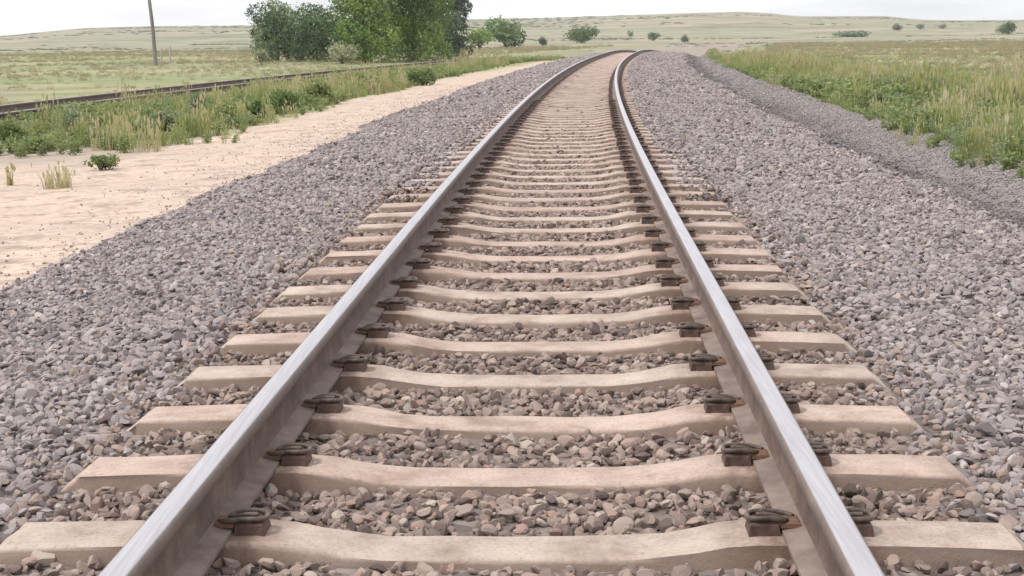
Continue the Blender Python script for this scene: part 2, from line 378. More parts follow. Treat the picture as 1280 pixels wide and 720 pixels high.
# ------------------------------------------------------------------ scatter by geometry nodes
def scatter(name, pts, rot, scl, idx, protos, mat_, label, cat):
    me = bpy.data.meshes.new(name); me.vertices.add(len(pts)); me.vertices.foreach_set('co', np.asarray(pts, np.float32).ravel())
    me.update(); o = bpy.data.objects.new(name, me); COL.objects.link(o)
    attr(o, 'rot', rot, 'FLOAT_VECTOR'); attr(o, 'scl', scl, 'FLOAT_VECTOR'); attr(o, 'idx', idx, 'INT')
    pc = bpy.data.collections.new(name+'_source')
    for q in protos: pc.objects.link(q)
    g = bpy.data.node_groups.new(name, 'GeometryNodeTree')
    g.interface.new_socket('Geometry', in_out='INPUT', socket_type='NodeSocketGeometry')
    g.interface.new_socket('Geometry', in_out='OUTPUT', socket_type='NodeSocketGeometry')
    gi = g.nodes.new('NodeGroupInput'); go = g.nodes.new('NodeGroupOutput')
    ip = g.nodes.new('GeometryNodeInstanceOnPoints'); ci = g.nodes.new('GeometryNodeCollectionInfo')
    ci.inputs['Collection'].default_value = pc; ci.inputs['Separate Children'].default_value = True; ci.inputs['Reset Children'].default_value = True
    def na(k, dt):
        q = g.nodes.new('GeometryNodeInputNamedAttribute'); q.data_type = dt; q.inputs['Name'].default_value = k; return q.outputs['Attribute']
    g.links.new(gi.outputs[0], ip.inputs['Points']); g.links.new(ci.outputs[0], ip.inputs['Instance'])
    ip.inputs['Pick Instance'].default_value = True
    g.links.new(na('idx', 'INT'), ip.inputs['Instance Index'])
    try:
        er = g.nodes.new('FunctionNodeEulerToRotation'); g.links.new(na('rot', 'FLOAT_VECTOR'), er.inputs[0]); g.links.new(er.outputs[0], ip.inputs['Rotation'])
    except Exception:
        g.links.new(na('rot', 'FLOAT_VECTOR'), ip.inputs['Rotation'])
    g.links.new(na('scl', 'FLOAT_VECTOR'), ip.inputs['Scale']); g.links.new(ip.outputs[0], go.inputs[0])
    md = o.modifiers.new('scatter', 'NODES'); md.node_group = g
    tag(o, label, cat, kind='stuff')
    return o

def rock_protos(m, k=8):
    import bmesh
    res = []
    for i in range(k):
        bm = bmesh.new(); bmesh.ops.create_icosphere(bm, subdivisions=2, radius=.5)
        r = np.random.default_rng(100+i)
        cuts = r.normal(size=(11, 3)); cuts /= np.linalg.norm(cuts, axis=1)[:, None]; dd = r.uniform(.20, .38, 11)
        for v in bm.verts:
            c = np.array(v.co)
            for n_, d_ in zip(cuts, dd):
                q = c@n_
                if q > d_: c = c-n_*(q-d_)
            v.co = Vector(c*np.array([1.25, 1.0, .85]))
        me = bpy.data.meshes.new('stone'); bm.to_mesh(me); bm.free(); me.materials.append(m)
        res.append(bpy.data.objects.new('stone', me))
    return res

def build_gravel():
    P_, R_, C_, Z_, K_ = [], [], [], [], []
    zones = [(1.6, 13, -3.4, 5.0, 1250, .022, .047), (13, 30, -3.4, 5.0, 460, .034, .060), (30, 62, -3.4, 5.0, 150, .055, .09), (62, 98, -3.4, 5.0, 70, .07, .12), (3, 40, 4.0, 5.0, 900, .026, .044)]
    SL = 3.53-.6*3
    for s0, s1, t0, t1, den, a, b in zones:
        n = int((s1-s0)*(t1-t0)*den); s = rng.uniform(s0, s1, n); t = rng.uniform(t0, t1, n)
        y0 = np.abs(((s-SL+.3) % .6)-.3)
        at = np.abs(t); keep = ~((y0 < .108) & (at < 1.31) & ~((at > 1.02)&(s > 11)&(rng.random(n) < np.clip((s-11)/22, 0, .8)*np.clip((at-1.0)/.18, 0, 1))))
        thin = ((t > 4.85)&(rng.random(n) < .5)); keep &= ~thin
        keep &= ~((t < -2.9)&(rng.random(n) < (-2.9-t)*1.3))
        s, t = s[keep], t[keep]; n = len(s)
        size = rng.uniform(a, b, n)*np.where(t > 3.7, .62, 1)*np.where(rng.random(n) < .12, 1.35, 1)
        z = bed_z(s, t)+size*rng.uniform(-.05, .38, n)
        inside = np.abs(t) < 1.3
        z = np.where((np.abs(t) > 1.02) & (np.abs(t) < 1.34) & (s > 11), np.maximum(z, rng.uniform(-.035, .012, n)), z)
        z = np.where(inside & ~((np.abs(t) > 1.02) & (s > 11)), np.minimum(z, np.interp(s, [4, 18, 30, 60, 64], [-.022, -.036, -.056, -.095, -.12])-.02*(np.abs(t) < .45)), z)
        wv = t+(fbm(s, t*0, 2.4, 91)-.5)*.35+rng.normal(0, .10, n)
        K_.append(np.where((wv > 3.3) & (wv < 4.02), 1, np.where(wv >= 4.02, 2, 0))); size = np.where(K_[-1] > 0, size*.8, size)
        P_.append(P(s, t, z)); C_.append(np.abs(t) < 1.02+rng.normal(0, .12, n)*(s < 12)+.3*(s < 12))
        R_.append(rng.uniform(-.5, .5, (n, 3))+np.stack([0*s, 0*s, rng.uniform(0, 6.28, n)], -1)+np.where(rng.random((n, 1)) < .35, rng.uniform(-1.5, 1.5, (n, 3)), 0))
        Z_.append(size[:, None]*rng.uniform(.8, 1.25, (n, 3)))
    # strays on the sand at the foot of the bed
    n = 3200; s = rng.uniform(5, 45, n); t = -3.15-rng.exponential(.55, n); x = P(s, t, 0)
    z = GZ(x[:, 0], x[:, 1]); size = rng.uniform(.010, .032, n)
    P_.append(np.stack([x[:, 0], x[:, 1], z+size*.15], -1)); C_.append(np.zeros(n, bool)); R_.append(rng.uniform(0, 6, (n, 3))); Z_.append(np.repeat(size[:, None], 3, 1)); peb = (P_.pop(), R_.pop(), Z_.pop()); C_.pop()
    kk = np.concatenate(K_); p = np.concatenate(P_); r = np.concatenate(R_); sc = np.concatenate(Z_); ins = np.concatenate(C_)
    i = rng.integers(0, 8, len(p))
    scatter('sand_pebbles', *peb, rng.integers(0, 8, len(peb[0])), rock_protos(M_PEB), M_PEB, 'small dusty pebbles strewn over the pale sand strip', 'gravel')
    for nm, kv, mm_, lb in (('ditch_shade_gravel', 1, M_DITCH_SHADE, 'ditch stones beside the right shoulder, coloured dark mauve to act as shade'), ('fine_gravel', 2, M_FINE, 'pale fine gravel ridge along the foot of the right hand grass')):
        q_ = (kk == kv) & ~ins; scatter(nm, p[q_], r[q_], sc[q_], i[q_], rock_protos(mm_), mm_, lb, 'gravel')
    ins0 = ~ins & (kk == 0)
    scatter('ballast_gravel', p[ins0], r[ins0], sc[ins0], i[ins0], rock_protos(M_STONE), M_STONE, 'loose grey crushed stones on both shoulders of the track', 'gravel')
    scatter('crib_gravel', p[ins], r[ins], sc[ins], i[ins], rock_protos(M_CRIB), M_CRIB, 'dusty brownish stones filling the gaps between the sleepers', 'gravel')
build_gravel()

# ------------------------------------------------------------------ rails
def sweep(profile, fn, sv, name, m, parent, smooth=True):
    k = len(profile); V = []
    for (t, z) in profile: V.append(fn(sv, t, z))
    V = np.stack(V, 1).reshape(-1, 3); n = len(sv); i = np.arange(n*k).reshape(n, k); j = np.roll(i, -1, 1)
    Fq = np.stack([i[:-1], i[1:], j[1:], j[:-1]], -1).reshape(-1, 4).tolist()
    Fq.append(i[0].tolist()); Fq.append(i[-1][::-1].tolist())
    o = mesh_obj(name, V, Fq, m, parent); 
    if smooth:
        o.data.polygons.foreach_set('use_smooth', np.ones(len(o.data.polygons), bool))
        o.data.set_sharp_from_angle(angle=math.radians(50))
    return o
def foot_p(c): return [(c-.07, .008), (c-.07, .018), (c-.035, .0235), (c-.013, .031), (c+.013, .031), (c+.035, .0235), (c+.07, .018), (c+.07, .008)]
def web_p(c): return [(c-.016, .029), (c-.0095, .042), (c-.008, .085), (c-.009, .122), (c-.017, .136), (c+.017, .136), (c+.009, .122), (c+.008, .085), (c+.0095, .042), (c+.016, .029)]
def head_p(c): return [(c-.031, .1335), (c-.0355, .139), (c-.0355, .161), (c-.031, .1685), (c-.022, .172), (c, .1735), (c+.022, .172), (c+.031, .1685), (c+.0355, .161), (c+.0355, .139), (c+.031, .1335)]
def rail(c, fn, sv, label, dz=0, group='rails of the main track'):
    r = empty('rail', tuple(fn(sv[:1], c, 0.)[0]))
    tag(r, label, 'rail', group)
    for nm, pf, m in (('rail_head', head_p, M_HEAD), ('rail_web', web_p, M_RUST), ('rail_foot', foot_p, M_FOOT)):
        o = sweep([(a, b+dz) for a, b in pf(c)], fn, sv, nm, m, r)
        o.matrix_parent_inverse = Matrix.Translation(-r.location)
    return r
sv = np.concatenate([np.arange(1.2, 150, .4)])
rail(-.75, P, sv, 'long steel rail with shiny top forming the left rail of the main track')
rail(.75, P, sv, 'long steel rail with shiny top forming the right rail of the main track')
svl = np.arange(15, 110, .5)
rail(-.75, PL, svl, 'thin dark rail of the side track, the one farther from the main track', -.375, 'rails of the side track')
rail(.75, PL, svl, 'thin dark rail of the side track, the one nearer the main track', -.375, 'rails of the side track')

# ------------------------------------------------------------------ sleepers
def sleeper_mesh(seed=0):
    jr = np.random.default_rng(seed)
    st = [-1.30, -1.262, -1.245, -1.1, -.95, -.8, -.62, -.54, -.47, -.40, -.3, -.15, 0, .15, .3, .40, .47, .54, .62, .8, .95, 1.1, 1.245, 1.262, 1.30]
    V = []
    for k, x in enumerate(st):
        a = abs(x); top = float(np.interp(a, [0, .3, .42, .56, .64, .95, 1.25], [-.038, -.036, -.026, .002, .005, .003, -.006]))
        wt = float(np.interp(a, [0, .4, .6, 1.3], [.084, .086, .094, .094]))
        if k in (0, len(st)-1): top = -.05; wt = .10
        elif k in (1, len(st)-2): top -= .014; wt -= .008
        sec = [(-.148, -.21), (-wt-.018, top-.05), (-wt-.007, top-.013), (-wt-.003, top-.004), (-wt+.006, top), (0, top+.001),
               (wt-.006, top), (wt+.003, top-.004), (wt+.007, top-.013), (wt+.018, top-.05), (.148, -.21)]
        V += [(x, y+jr.normal(0, .0022), z+jr.normal(0, .0013)) for y, z in sec]
    n = len(st); k = 11; i = np.arange(n*k).reshape(n, k); j = np.roll(i, -1, 1)
    Fq = np.stack([i[:-1], i[1:], j[1:], j[:-1]], -1).reshape(-1, 4)[:, ::-1].tolist()
    Fq.append(i[0].tolist()); Fq.append(i[-1][::-1].tolist())
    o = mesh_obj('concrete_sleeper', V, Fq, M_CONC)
    o.data.polygons.foreach_set('use_smooth', np.ones(len(o.data.polygons), bool)); o.data.set_sharp_from_angle(angle=math.radians(40))
    return o

def tube(pts, r, n=8, sub=4):
    p = np.array(pts, float); m = len(p); out_ = []
    for i in range(m-1):
        p0, p1, p2, p3 = p[max(i-1, 0)], p[i], p[i+1], p[min(i+2, m-1)]
        for u in np.linspace(0, 1, sub, endpoint=False):
            out_.append(.5*((2*p1)+(-p0+p2)*u+(2*p0-5*p1+4*p2-p3)*u*u+(-p0+3*p1-3*p2+p3)*u**3))
    out_.append(p[-1]); q = np.array(out_); T = np.gradient(q, axis=0); T /= np.linalg.norm(T, axis=1)[:, None]+1e-9
    ref = np.tile([0, 0, 1.], (len(q), 1)); ref[np.abs(T[:, 2]) > .9] = [1, 0, 0]
    A = np.cross(T, ref); A /= np.linalg.norm(A, axis=1)[:, None]; B = np.cross(T, A)
    an = np.arange(n)/n*2*math.pi; rr = np.full(len(q), r) if np.isscalar(r) else np.interp(np.linspace(0, 1, len(q)), np.linspace(0, 1, len(r)), r)
    V = q[:, None]+rr[:, None, None]*(np.cos(an)[None, :, None]*A[:, None]+np.sin(an)[None, :, None]*B[:, None])
    i = np.arange(len(q)*n).reshape(len(q), n); j = np.roll(i, -1, 1)
    Fq = np.stack([i[:-1], j[:-1], j[1:], i[1:]], -1).reshape(-1, 4).tolist(); Fq.append(i[0][::-1].tolist()); Fq.append(i[-1].tolist())
    return V.reshape(-1, 3), Fq

def block(x0, x1, y0, y1, z0, z1, tp=.8):
    cx, cy = (x0+x1)/2, (y0+y1)/2; hx, hy = (x1-x0)/2, (y1-y0)/2; V = []
    for z, k in ((z0, 1), (z0+(z1-z0)*.75, 1-(1-tp)*.5), (z1, tp*.86)):
        V += [(cx-hx*k, cy-hy*k, z), (cx+hx*k, cy-hy*k, z), (cx+hx*k, cy+hy*k, z), (cx-hx*k, cy+hy*k, z)]
    Fq = [[3, 2, 1, 0], [8, 9, 10, 11]]
    for b in (0, 4):
        for i in range(4): j = (i+1) % 4; Fq.append([b+i, b+j, b+4+j, b+4+i])
    return V, Fq

def make_clip(parent):
    # u = away from the rail
    V, Fq = block(.004, .082, -.042, .042, .001, .036, .78)
    c = mesh_obj('rail_clip', V, Fq, M_CLIP, parent)
    V, Fq = tube([(-.034, -.020, .032), (-.012, -.032, .037), (.03, -.034, .042), (.070, -.028, .041), (.082, 0, .038), (.070, .028, .042),
                  (.03, .032, .044), (-.004, .026, .038), (-.010, .006, .034), (.03, 0, .043), (.06, 0, .043)], .007)
    mesh_obj('clip_spring', V, Fq, M_SPRING, c, True)
    V, Fq = block(-.047, .004, -.034, .034, .019, .033, .9)
    mesh_obj('insulator', V, Fq, M_TOE, c)
    return c

ORD = 'first second third fourth fifth sixth seventh eighth ninth tenth eleventh twelfth thirteenth fourteenth fifteenth sixteenth seventeenth eighteenth nineteenth twentieth'.split()
ORD += ['twenty-'+q for q in ORD[:9]]+['thirtieth']
def main_sleepers():
    proto = sleeper_mesh()
    clips = []
    for c in (-.75, .75):
        for sg in (-1, 1):
            k = make_clip(proto) if not clips else None
            if k is None:
                k = clips[0].copy(); COL.objects.link(k); k.parent = proto
                for g in clips[0].children:
                    h = g.copy(); COL.objects.link(h); h.parent = k
            k.location = (c+sg*.0705, 0, 0.0035); k.rotation_euler = (0, 0, 0 if sg > 0 else math.pi); clips.append(k)
    alts = [proto.data]
    for q in range(1, 6):
        a_ = sleeper_mesh(q); alts.append(a_.data); bpy.data.objects.remove(a_)
    k = 0; s = 3.53-.6; i = 0
    kids = list(proto.children)
    while s < 104:
        o = proto if i == 0 else proto.copy()
        if i: COL.objects.link(o); o.data = alts[(i*5+i//7) % 6]
        p = P(s, rng.normal(0, .006), rng.normal(0, .0015)); o.location = p; o.rotation_euler = (rng.normal(0, .003), rng.normal(0, .0015), -HD(s)+rng.normal(0, .004))
        o.scale = (1, 1, 1)
        tag(o, None, 'sleeper', 'concrete sleepers of the main track')
        if i == 0: o['label'] = 'concrete sleeper cut off by the bottom edge, nearest the viewer'
        elif i <= 30: o['label'] = f'pinkish concrete sleeper with rusty rail clips, {ORD[i-1]} whole one up from the bottom edge'
        else: o['label'] = 'distant concrete sleeper merging with its neighbours farther up the curving track'
        if i and i < 125:
            for c in kids:
                d = c.copy(); COL.objects.link(d); d.parent = o
                for g in (c.children if i < 40 else ()):
                    e = g.copy(); COL.objects.link(e); e.parent = d
        s += .6+0*rng.normal(0, .004); i += 1
    # side track: no clips can be told at this distance
    y = 24.0; j = 0
    m2 = proto.data
    while y < 84:
        o = bpy.data.objects.new('side_sleeper', m2); COL.objects.link(o)
        o.location = PL(y, 0., -.384); o.rotation_euler = (0, 0, -float(np.interp(y, ly, lh)))
        tag(o, 'concrete sleeper half hidden in the low bank of the side track', 'sleeper', 'sleepers of the side track')
        y += .66; j += 1
main_sleepers()

# ------------------------------------------------------------------ plants
def blade_clump(n, h, spread, width, seed, lean=.35, heads=0.0, name='tuft', m=None):
    r = np.random.default_rng(seed); V, Fq, tone = [], [], []
    for _ in range(n):
        a = r.uniform(0, 6.283); rr = spread*math.sqrt(r.random()); bx, by = rr*math.cos(a), rr*math.sin(a)
        hh_ = h*r.uniform(.45, 1.05); w_ = width*r.uniform(.7, 1.3); la = r.uniform(0, 6.283); ln = hh_*lean*r.uniform(.1, 1)
        dx, dy = math.cos(la)*ln, math.sin(la)*ln; ta = r.uniform(0, 6.283); wx, wy = math.cos(ta)*w_/2, math.sin(ta)*w_/2
        b = len(V); tn = r.random()
        for u, k in ((0, 1.), (.4, .85), (.75, .55)):
            cx, cy, cz = bx+dx*u**1.8, by+dy*u**1.8, hh_*(u-.08*u*u)
            V += [(cx-wx*k, cy-wy*k, cz), (cx+wx*k, cy+wy*k, cz)]
        V.append((bx+dx, by+dy, hh_*.92)); Fq += [[b, b+1, b+3, b+2], [b+2, b+3, b+5, b+4], [b+4, b+5, b+6]]; tone += [tn]*7
        if r.random() < heads:
            b = len(V); cx, cy, cz = bx+dx, by+dy, hh_*.92
            for q in range(3):
                hx, hy = math.cos(ta+q*2.1)*w_*1.6, math.sin(ta+q*2.1)*w_*1.6; b = len(V)
                V += [(cx, cy, cz-.02), (cx+hx, cy+hy, cz+.05*h*2), (cx, cy, cz+.2*h)]; Fq.append([b, b+1, b+2]); tone += [1.0]*3
    o = mesh_obj(name, V, Fq, m, link=False); attr(o, 'tone', tone); return o

def leafy_clump(n, h, spread, leaf, seed, m, name='weed', stems=7):
    r = np.random.default_rng(seed); V, Fq, tone = [], [], []
    for _ in range(stems):
        a = r.uniform(0, 6.283); rr = spread*r.uniform(.1, .9); tx, ty, tz = rr*math.cos(a), rr*math.sin(a), h*r.uniform(.55, 1.05)
        for k in range(n//stems):
            u = r.random()**.7; c = np.array([tx*u, ty*u, tz*u])+r.normal(0, .09*h, 3)*[1, 1, .5]
            c[2] = max(.01, c[2]); d = r.normal(size=3); d[2] = abs(d[2])*.6; d /= np.linalg.norm(d); e = np.cross(d, r.normal(size=3)); e /= np.linalg.norm(e)
            l_ = leaf*r.uniform(.6, 1.3); b = len(V)
            V += [tuple(c), tuple(c+d*l_*.5+e*l_*.26), tuple(c+d*l_), tuple(c+d*l_*.5-e*l_*.26)]; Fq.append([b, b+1, b+2, b+3]); tone += [r.random()]*4
    o = mesh_obj(name, V, Fq, m, link=False); attr(o, 'tone', tone); return o

def build_grass():
    g = [blade_clump(46, .42, .16, .011, 10+i, m=M_GRASS, heads=.10) for i in range(4)]
    g += [blade_clump(30, .62, .14, .010, 20+i, m=M_GRASS, heads=.4, lean=.25) for i in range(3)]
    g += [blade_clump(20, .75, .12, .011, 30+i, m=M_DRY, heads=.9, lean=.16) for i in range(2)]
    g += [leafy_clump(150, .34, .24, .075, 40+i, M_GREEN) for i in range(3)]
    g += [leafy_clump(170, .45, .20, .055, 50+i, M_SAGE, stems=11) for i in range(2)]
    def place(name, s, t, dens_tone, scl, kinds, label):
        x = P(s, t, 0); X, Y = x[:, 0], x[:, 1]; Z = np.maximum(GZ(X, Y), np.where(t < 5.2, bed_z(s, t), -9))-.015
        n = len(s); rot = np.zeros((n, 3)); rot[:, 2] = rng.uniform(0, 6.28, n); sc = np.repeat((scl*rng.uniform(.7, 1.25, n))[:, None], 3, 1)
        scatter(name, np.stack([X, Y, Z], -1), rot, sc, kinds, [q.copy() for q in g], M_GRASS, label, 'grass')
    def kinds(X, Y, seed, dry, lim=.60):
        n = len(X); green = fbm(X, Y, 3.2, seed)+.12*fbm(X, Y, 1., seed+1)+dry
        u = rng.random(n); k = rng.integers(0, 4, n)
        k = np.where(green > lim, rng.integers(9, 12, n), k); k = np.where((green <= lim) & (green > .53), np.where(u < .5, rng.integers(9, 14, n), rng.integers(0, 7, n)), k)
        k = np.where((green <= .53) & (green > .44), rng.integers(0, 7, n), k); k = np.where(green <= .44, np.where(u < .22, rng.integers(7, 9, n), rng.integers(0, 7, n)), k)
        return k
    # right-hand belt
    n = 26000; s = 9+101*rng.random(n)**1.35; t = 4.75-np.clip((s-35)/60, 0, .45)-.45*np.clip((27-s)/8, 0, 1)+rng.gamma(1.5, 4.0, n); keep = (t < 26) & (t > 4.75+(fbm(s, t*0, 2.5, 7)-.5)*.9-np.clip((s-35)/60, 0, .6)-.45*np.clip((27-s)/8, 0, 1))
    s, t = s[keep], t[keep]; p = P(s, t, 0); ht = .35+1.35*np.clip(fbm(p[:, 0], p[:, 1], 2.2, 17)*1.5-.25, 0, 1)
    ht *= np.clip(.45+(t-4.5)/1.2, .4, 1)*np.clip(1.15-(t-6)/9, .38, 1)*np.interp(s, [12, 30, 60, 100], [.85, .9, .58, .38])
    place('tall_grass', s, t, 0, ht, kinds(p[:, 0], p[:, 1], 5, .03*np.exp(-(t-4.7)/2.5)+.02, .685), 'tall yellow green grass and weeds along the right side of the ballast')
    # left-hand belt, between the sand and the side track
    n = 15000; y = rng.uniform(18, 92, n); X = rng.uniform(-16, 4, n); s, t = ST(X, y); tl = TL(X, y)
    e = 5.5+(fbm(X, y, 2.2, 21)-.5)*1.6
    keep = (t < -e) & (tl > 1.15) & (fbm(X, y, 1.6, 77) > .46-.16*np.clip((y-24)/16, 0, 1)) & ~((X < -4)&(y < 21.0))
    X, y, s, t = X[keep], y[keep], s[keep], t[keep]; ht = .34+.88*fbm(X, y, 1.8, 19)
    n = len(s); Z = GZ(X, y)-.015; rot = np.zeros((n, 3)); rot[:, 2] = rng.uniform(0, 6.28, n); sc = np.repeat((ht*rng.uniform(.7, 1.2, n)*np.clip((-t-4.6)/1.6, .4, 1))[:, None], 3, 1)
    scatter('meadow_grass', np.stack([X, y, Z], -1), rot, sc, kinds(X, y, 8, .02, .64), [q.copy() for q in g], M_GRASS, 'mixed green and dry grass between the sand strip and side track', 'grass')
    gf = []
    for q in g:
        c_ = q.copy(); c_.data = q.data.copy(); c_.data.materials.clear(); c_.data.materials.append(M_FIELD); gf.append(c_)
    # open field, both sides
    n = 19000; a = rng.uniform(-.42, .42, n); D = np.sqrt(rng.uniform(26**2, 190**2, n)); X = D*np.sin(a); y = D*np.cos(a); s, t = ST(X, y); tl = TL(X, y)
    keep = ((t > 12) | ((t < 0) & (tl < -2.6))|(y > 112)&(np.abs(t) > 8)) & (fbm(X, y, 7., 55) > .42) & ((y < 112)|(t > 5)|(t < -12))
    X, y, D = X[keep], y[keep], D[keep]; n = len(X); Z = GZ(X, y)-.02; rot = np.zeros((n, 3)); rot[:, 2] = rng.uniform(0, 6.28, n)
    sc = rng.uniform(.35, .8, n)*(.8+D/260); sc = np.stack([sc*1.9, sc*1.9, sc*.55], -1)
    sc *= np.where(X < 0, .75, 1)[:, None]
    scatter('field_grass', np.stack([X, y, Z], -1), rot, sc, np.where(rng.random(n) < .9, rng.integers(0, 7, n), rng.integers(12, 14, n)), gf, M_GRASS, 'pale open grassland stretching to the low hills', 'grass')
build_grass()

def siding_grass():
    pr = [blade_clump(26, .30, .16, .012, 70+i, m=M_GRASS, heads=.15) for i in range(4)]+[leafy_clump(90, .22, .2, .07, 80, M_SAGE)]
    n = 3000; y = rng.uniform(20, 100, n); t = rng.choice([-1.75, 0, 1.9], n, p=[.3, .2, .5])+rng.normal(0, .3, n)
    keep = (fbm(y, t, 2.5, 15) > .40); y, t = y[keep], t[keep]; n = len(y); rot = np.zeros((n, 3)); rot[:, 2] = rng.uniform(0, 6.28, n)
    sc = rng.uniform(.5, 1.0, n)*np.where(t > 1, 1.0, .7)*np.interp(y, [25, 45, 60], [.9, 1, 1.35])
    scatter('siding_grass', PL(y, t, -.45), rot, np.repeat(sc[:, None], 3, 1), rng.integers(0, 5, n), pr, M_GRASS, 'short grass growing over the bank of the side track', 'grass')
siding_grass()

def hill_scrub():
    pr = [leafy_clump(110, .8, 1.2, .42, 90+i, M_SCRUB, stems=9) for i in range(4)]
    n = 16000; a = rng.uniform(-.42, .42, n); D = rng.uniform(150, 900, n); X = D*np.sin(a); y = D*np.cos(a)
    keep = (fbm(X*.45, y*1.3, 60., 33) > .53) & (fbm(X, y, 14., 37) > .47); X, y, D = X[keep], y[keep], D[keep]; n = len(X)
    rot = np.zeros((n, 3)); rot[:, 2] = rng.uniform(0, 6.28, n); k = rng.uniform(.3, .85, n)*np.clip(D/450, .4, 1.2)
    scatter('hill_scrub', np.stack([X, y, GZ(X, y)-.05], -1), rot, np.stack([k*1.6, k*1.6, k*.5], -1), rng.integers(0, 4, n), pr, M_SCRUB, 'low scrub speckling the far plain and hills', 'scrub')
hill_scrub()

def leaf_cloud(blobs, n, leaf, seed, hollow=.55, zfloor=.05):
    """leaf quads spread over ragged ellipsoid clumps; returns V, F, tone"""
    r = np.random.default_rng(seed); vol = np.array([b[3]*b[4]*b[5] for b in blobs])**.7; cnt = (vol/vol.sum()*n).astype(int)
    C, T = [], []
    for b, k in zip(blobs, cnt):
        d = r.normal(size=(k, 3)); d /= np.linalg.norm(d, axis=1)[:, None]
        rad = (hollow+(1-hollow)*r.random(k)**.6)*(1+.22*np.sin(d[:, 0]*5+b[0]*9)*np.cos(d[:, 1]*6+b[2]*7)+r.normal(0, .07, k))
        c = np.array(b[:3])+d*rad[:, None]*np.array(b[3:6])
        # clumpy gaps
        gsz = .32*min(b[3:6]); keep = fbm(c[:, 0]+c[:, 2]*.7+50, c[:, 1]*.8+c[:, 2]+50, max(gsz, .08), seed, 2) > .43
        c = c[keep & (c[:, 2] > zfloor)]; C.append(c); T.append(np.clip(b[6]+r.normal(0, .13, len(c)), 0, 1))
    C = np.concatenate(C); T = np.concatenate(T); m = len(C)
    d = r.normal(size=(m, 3)); d /= np.linalg.norm(d, axis=1)[:, None]; e = np.cross(d, r.normal(size=(m, 3))); e /= np.linalg.norm(e, axis=1)[:, None]
    l_ = leaf*r.uniform(.6, 1.4, m)[:, None]
    V = np.stack([C-d*l_*.5, C+e*l_*.3, C+d*l_*.5, C-e*l_*.3], 1).reshape(-1, 3)
    return V, np.arange(4*m).reshape(m, 4), np.repeat(T, 4)

def trunk_mesh(h, r0, limbs, seed):
    r = np.random.default_rng(seed); VV, FF = [], []
    def add(V, Fq):
        b = sum(len(v) for v in VV); VV.append(np.array(V)); FF.extend([[q+b for q in f] for f in Fq])
    add(*tube([(0, 0, -.15), (.03, .02, h*.2), (-.05, .04, h*.5), (.04, 0, h*.82)], [r0, r0*.8, r0*.6, r0*.3], 8))
    for q in limbs:
        b = np.array([0, 0, h*.2+r.uniform(0, .3)*h]); q = np.array(q, float); mid = (b+q)/2+np.array([0, 0, -.1*h*.3])+r.normal(0, .06, 3)
        add(*tube([b, mid, q], [r0*.5, r0*.33, r0*.12], 6))
    return np.concatenate(VV), FF

def tree(px, py, width_px, height_m, tones, mat_, label, seed, name='tree', n=9000, leaf=.17, low=True, cat='tree', group='trees beyond the side track', depth=None, mul=1.0):
    x, y, z = ray(px, py); sc = math.hypot(x, y)/1874.; W = width_px*sc*mul; h = height_m*mul if height_m else W*.8
    r = np.random.default_rng(seed); root = empty(name, (x, y, z)); tag(root, label, cat, group)
    blobs = []; k = int(9+W*3)
    for i in range(k):
        u = (i+.5)/k; zc = h*(.07+.85*u) if low else h*(.35+.58*u); rr = W/2*math.sqrt(max(.12, 1-abs(u-.38)**2*1.8))
        a = i*2.4+r.uniform(-.4, .4); q = rr*.66*r.uniform(.5, 1.05)
        s_ = W*r.uniform(.15, .24)
        blobs.append((q*math.cos(a), q*math.sin(a), zc, s_*1.15, s_*1.15, min(s_, h*.22)*.95, float(np.clip(r.choice(tones)+r.normal(0, .05), 0, 1))))
    V, Fq, T = leaf_cloud(blobs, n, leaf, seed)
    TV, TF = trunk_mesh(h, max(.05, .03*h), [(b[0]*.9, b[1]*.9, b[2]) for b in blobs[2::2]][:9], seed)
    mesh_obj('trunk', TV, TF, M_BARK, root, True)
    c = mesh_obj('crown', V, Fq, mat_, root); attr(c, 'tone', T)
    return root

M_DARKLEAF = mat_leaf('dark_leaves', [(0, (.065, .11, .048)), (.4, (.13, .20, .088)), (.75, (.20, .28, .125)), (1, (.28, .34, .19))], trans=.25)
M_BRIGHTLEAF = mat_leaf('bright_leaves', [(0, (.06, .11, .03)), (.35, (.13, .21, .05)), (.7, (.23, .34, .08)), (1, (.34, .44, .14))], trans=.35)
M_GREYLEAF = mat_leaf('grey_leaves', [(0, (.09, .12, .075)), (.5, (.165, .20, .13)), (1, (.25, .29, .19))], trans=.25)
M_PALELEAF = mat_leaf('pale_leaves', [(0, (.22, .24, .14)), (.5, (.36, .37, .23)), (1, (.50, .49, .34))], trans=.3)

tree(347, 77, 72, 3.9, (.1, .5, .75), M_DARKLEAF, 'dark green tree at the left end of the tree clump', 1, n=18000, leaf=.15)
tree(396, 77, 92, 3.5, (.05, .4, .7), M_DARKLEAF, 'dark tree with sky showing over its lower crown, second from the left in the clump', 2, n=18000, leaf=.15)
tree(456, 78, 104, 6.2, (.15, .55, 1.0), M_BRIGHTLEAF, 'bright green tree in the middle of the clump beside the dark ones', 3, n=30000, leaf=.16)
tree(516, 76, 106, 6.8, (.05, .45, .85), M_BRIGHTLEAF, 'tall bright green tree filling the right middle of the clump', 4, n=34000, leaf=.16)
tree(562, 74, 62, 5.2, (.25, .5, .75), M_GREYLEAF, 'grey green tree at the right end of the tree clump', 5, n=18000, leaf=.15)

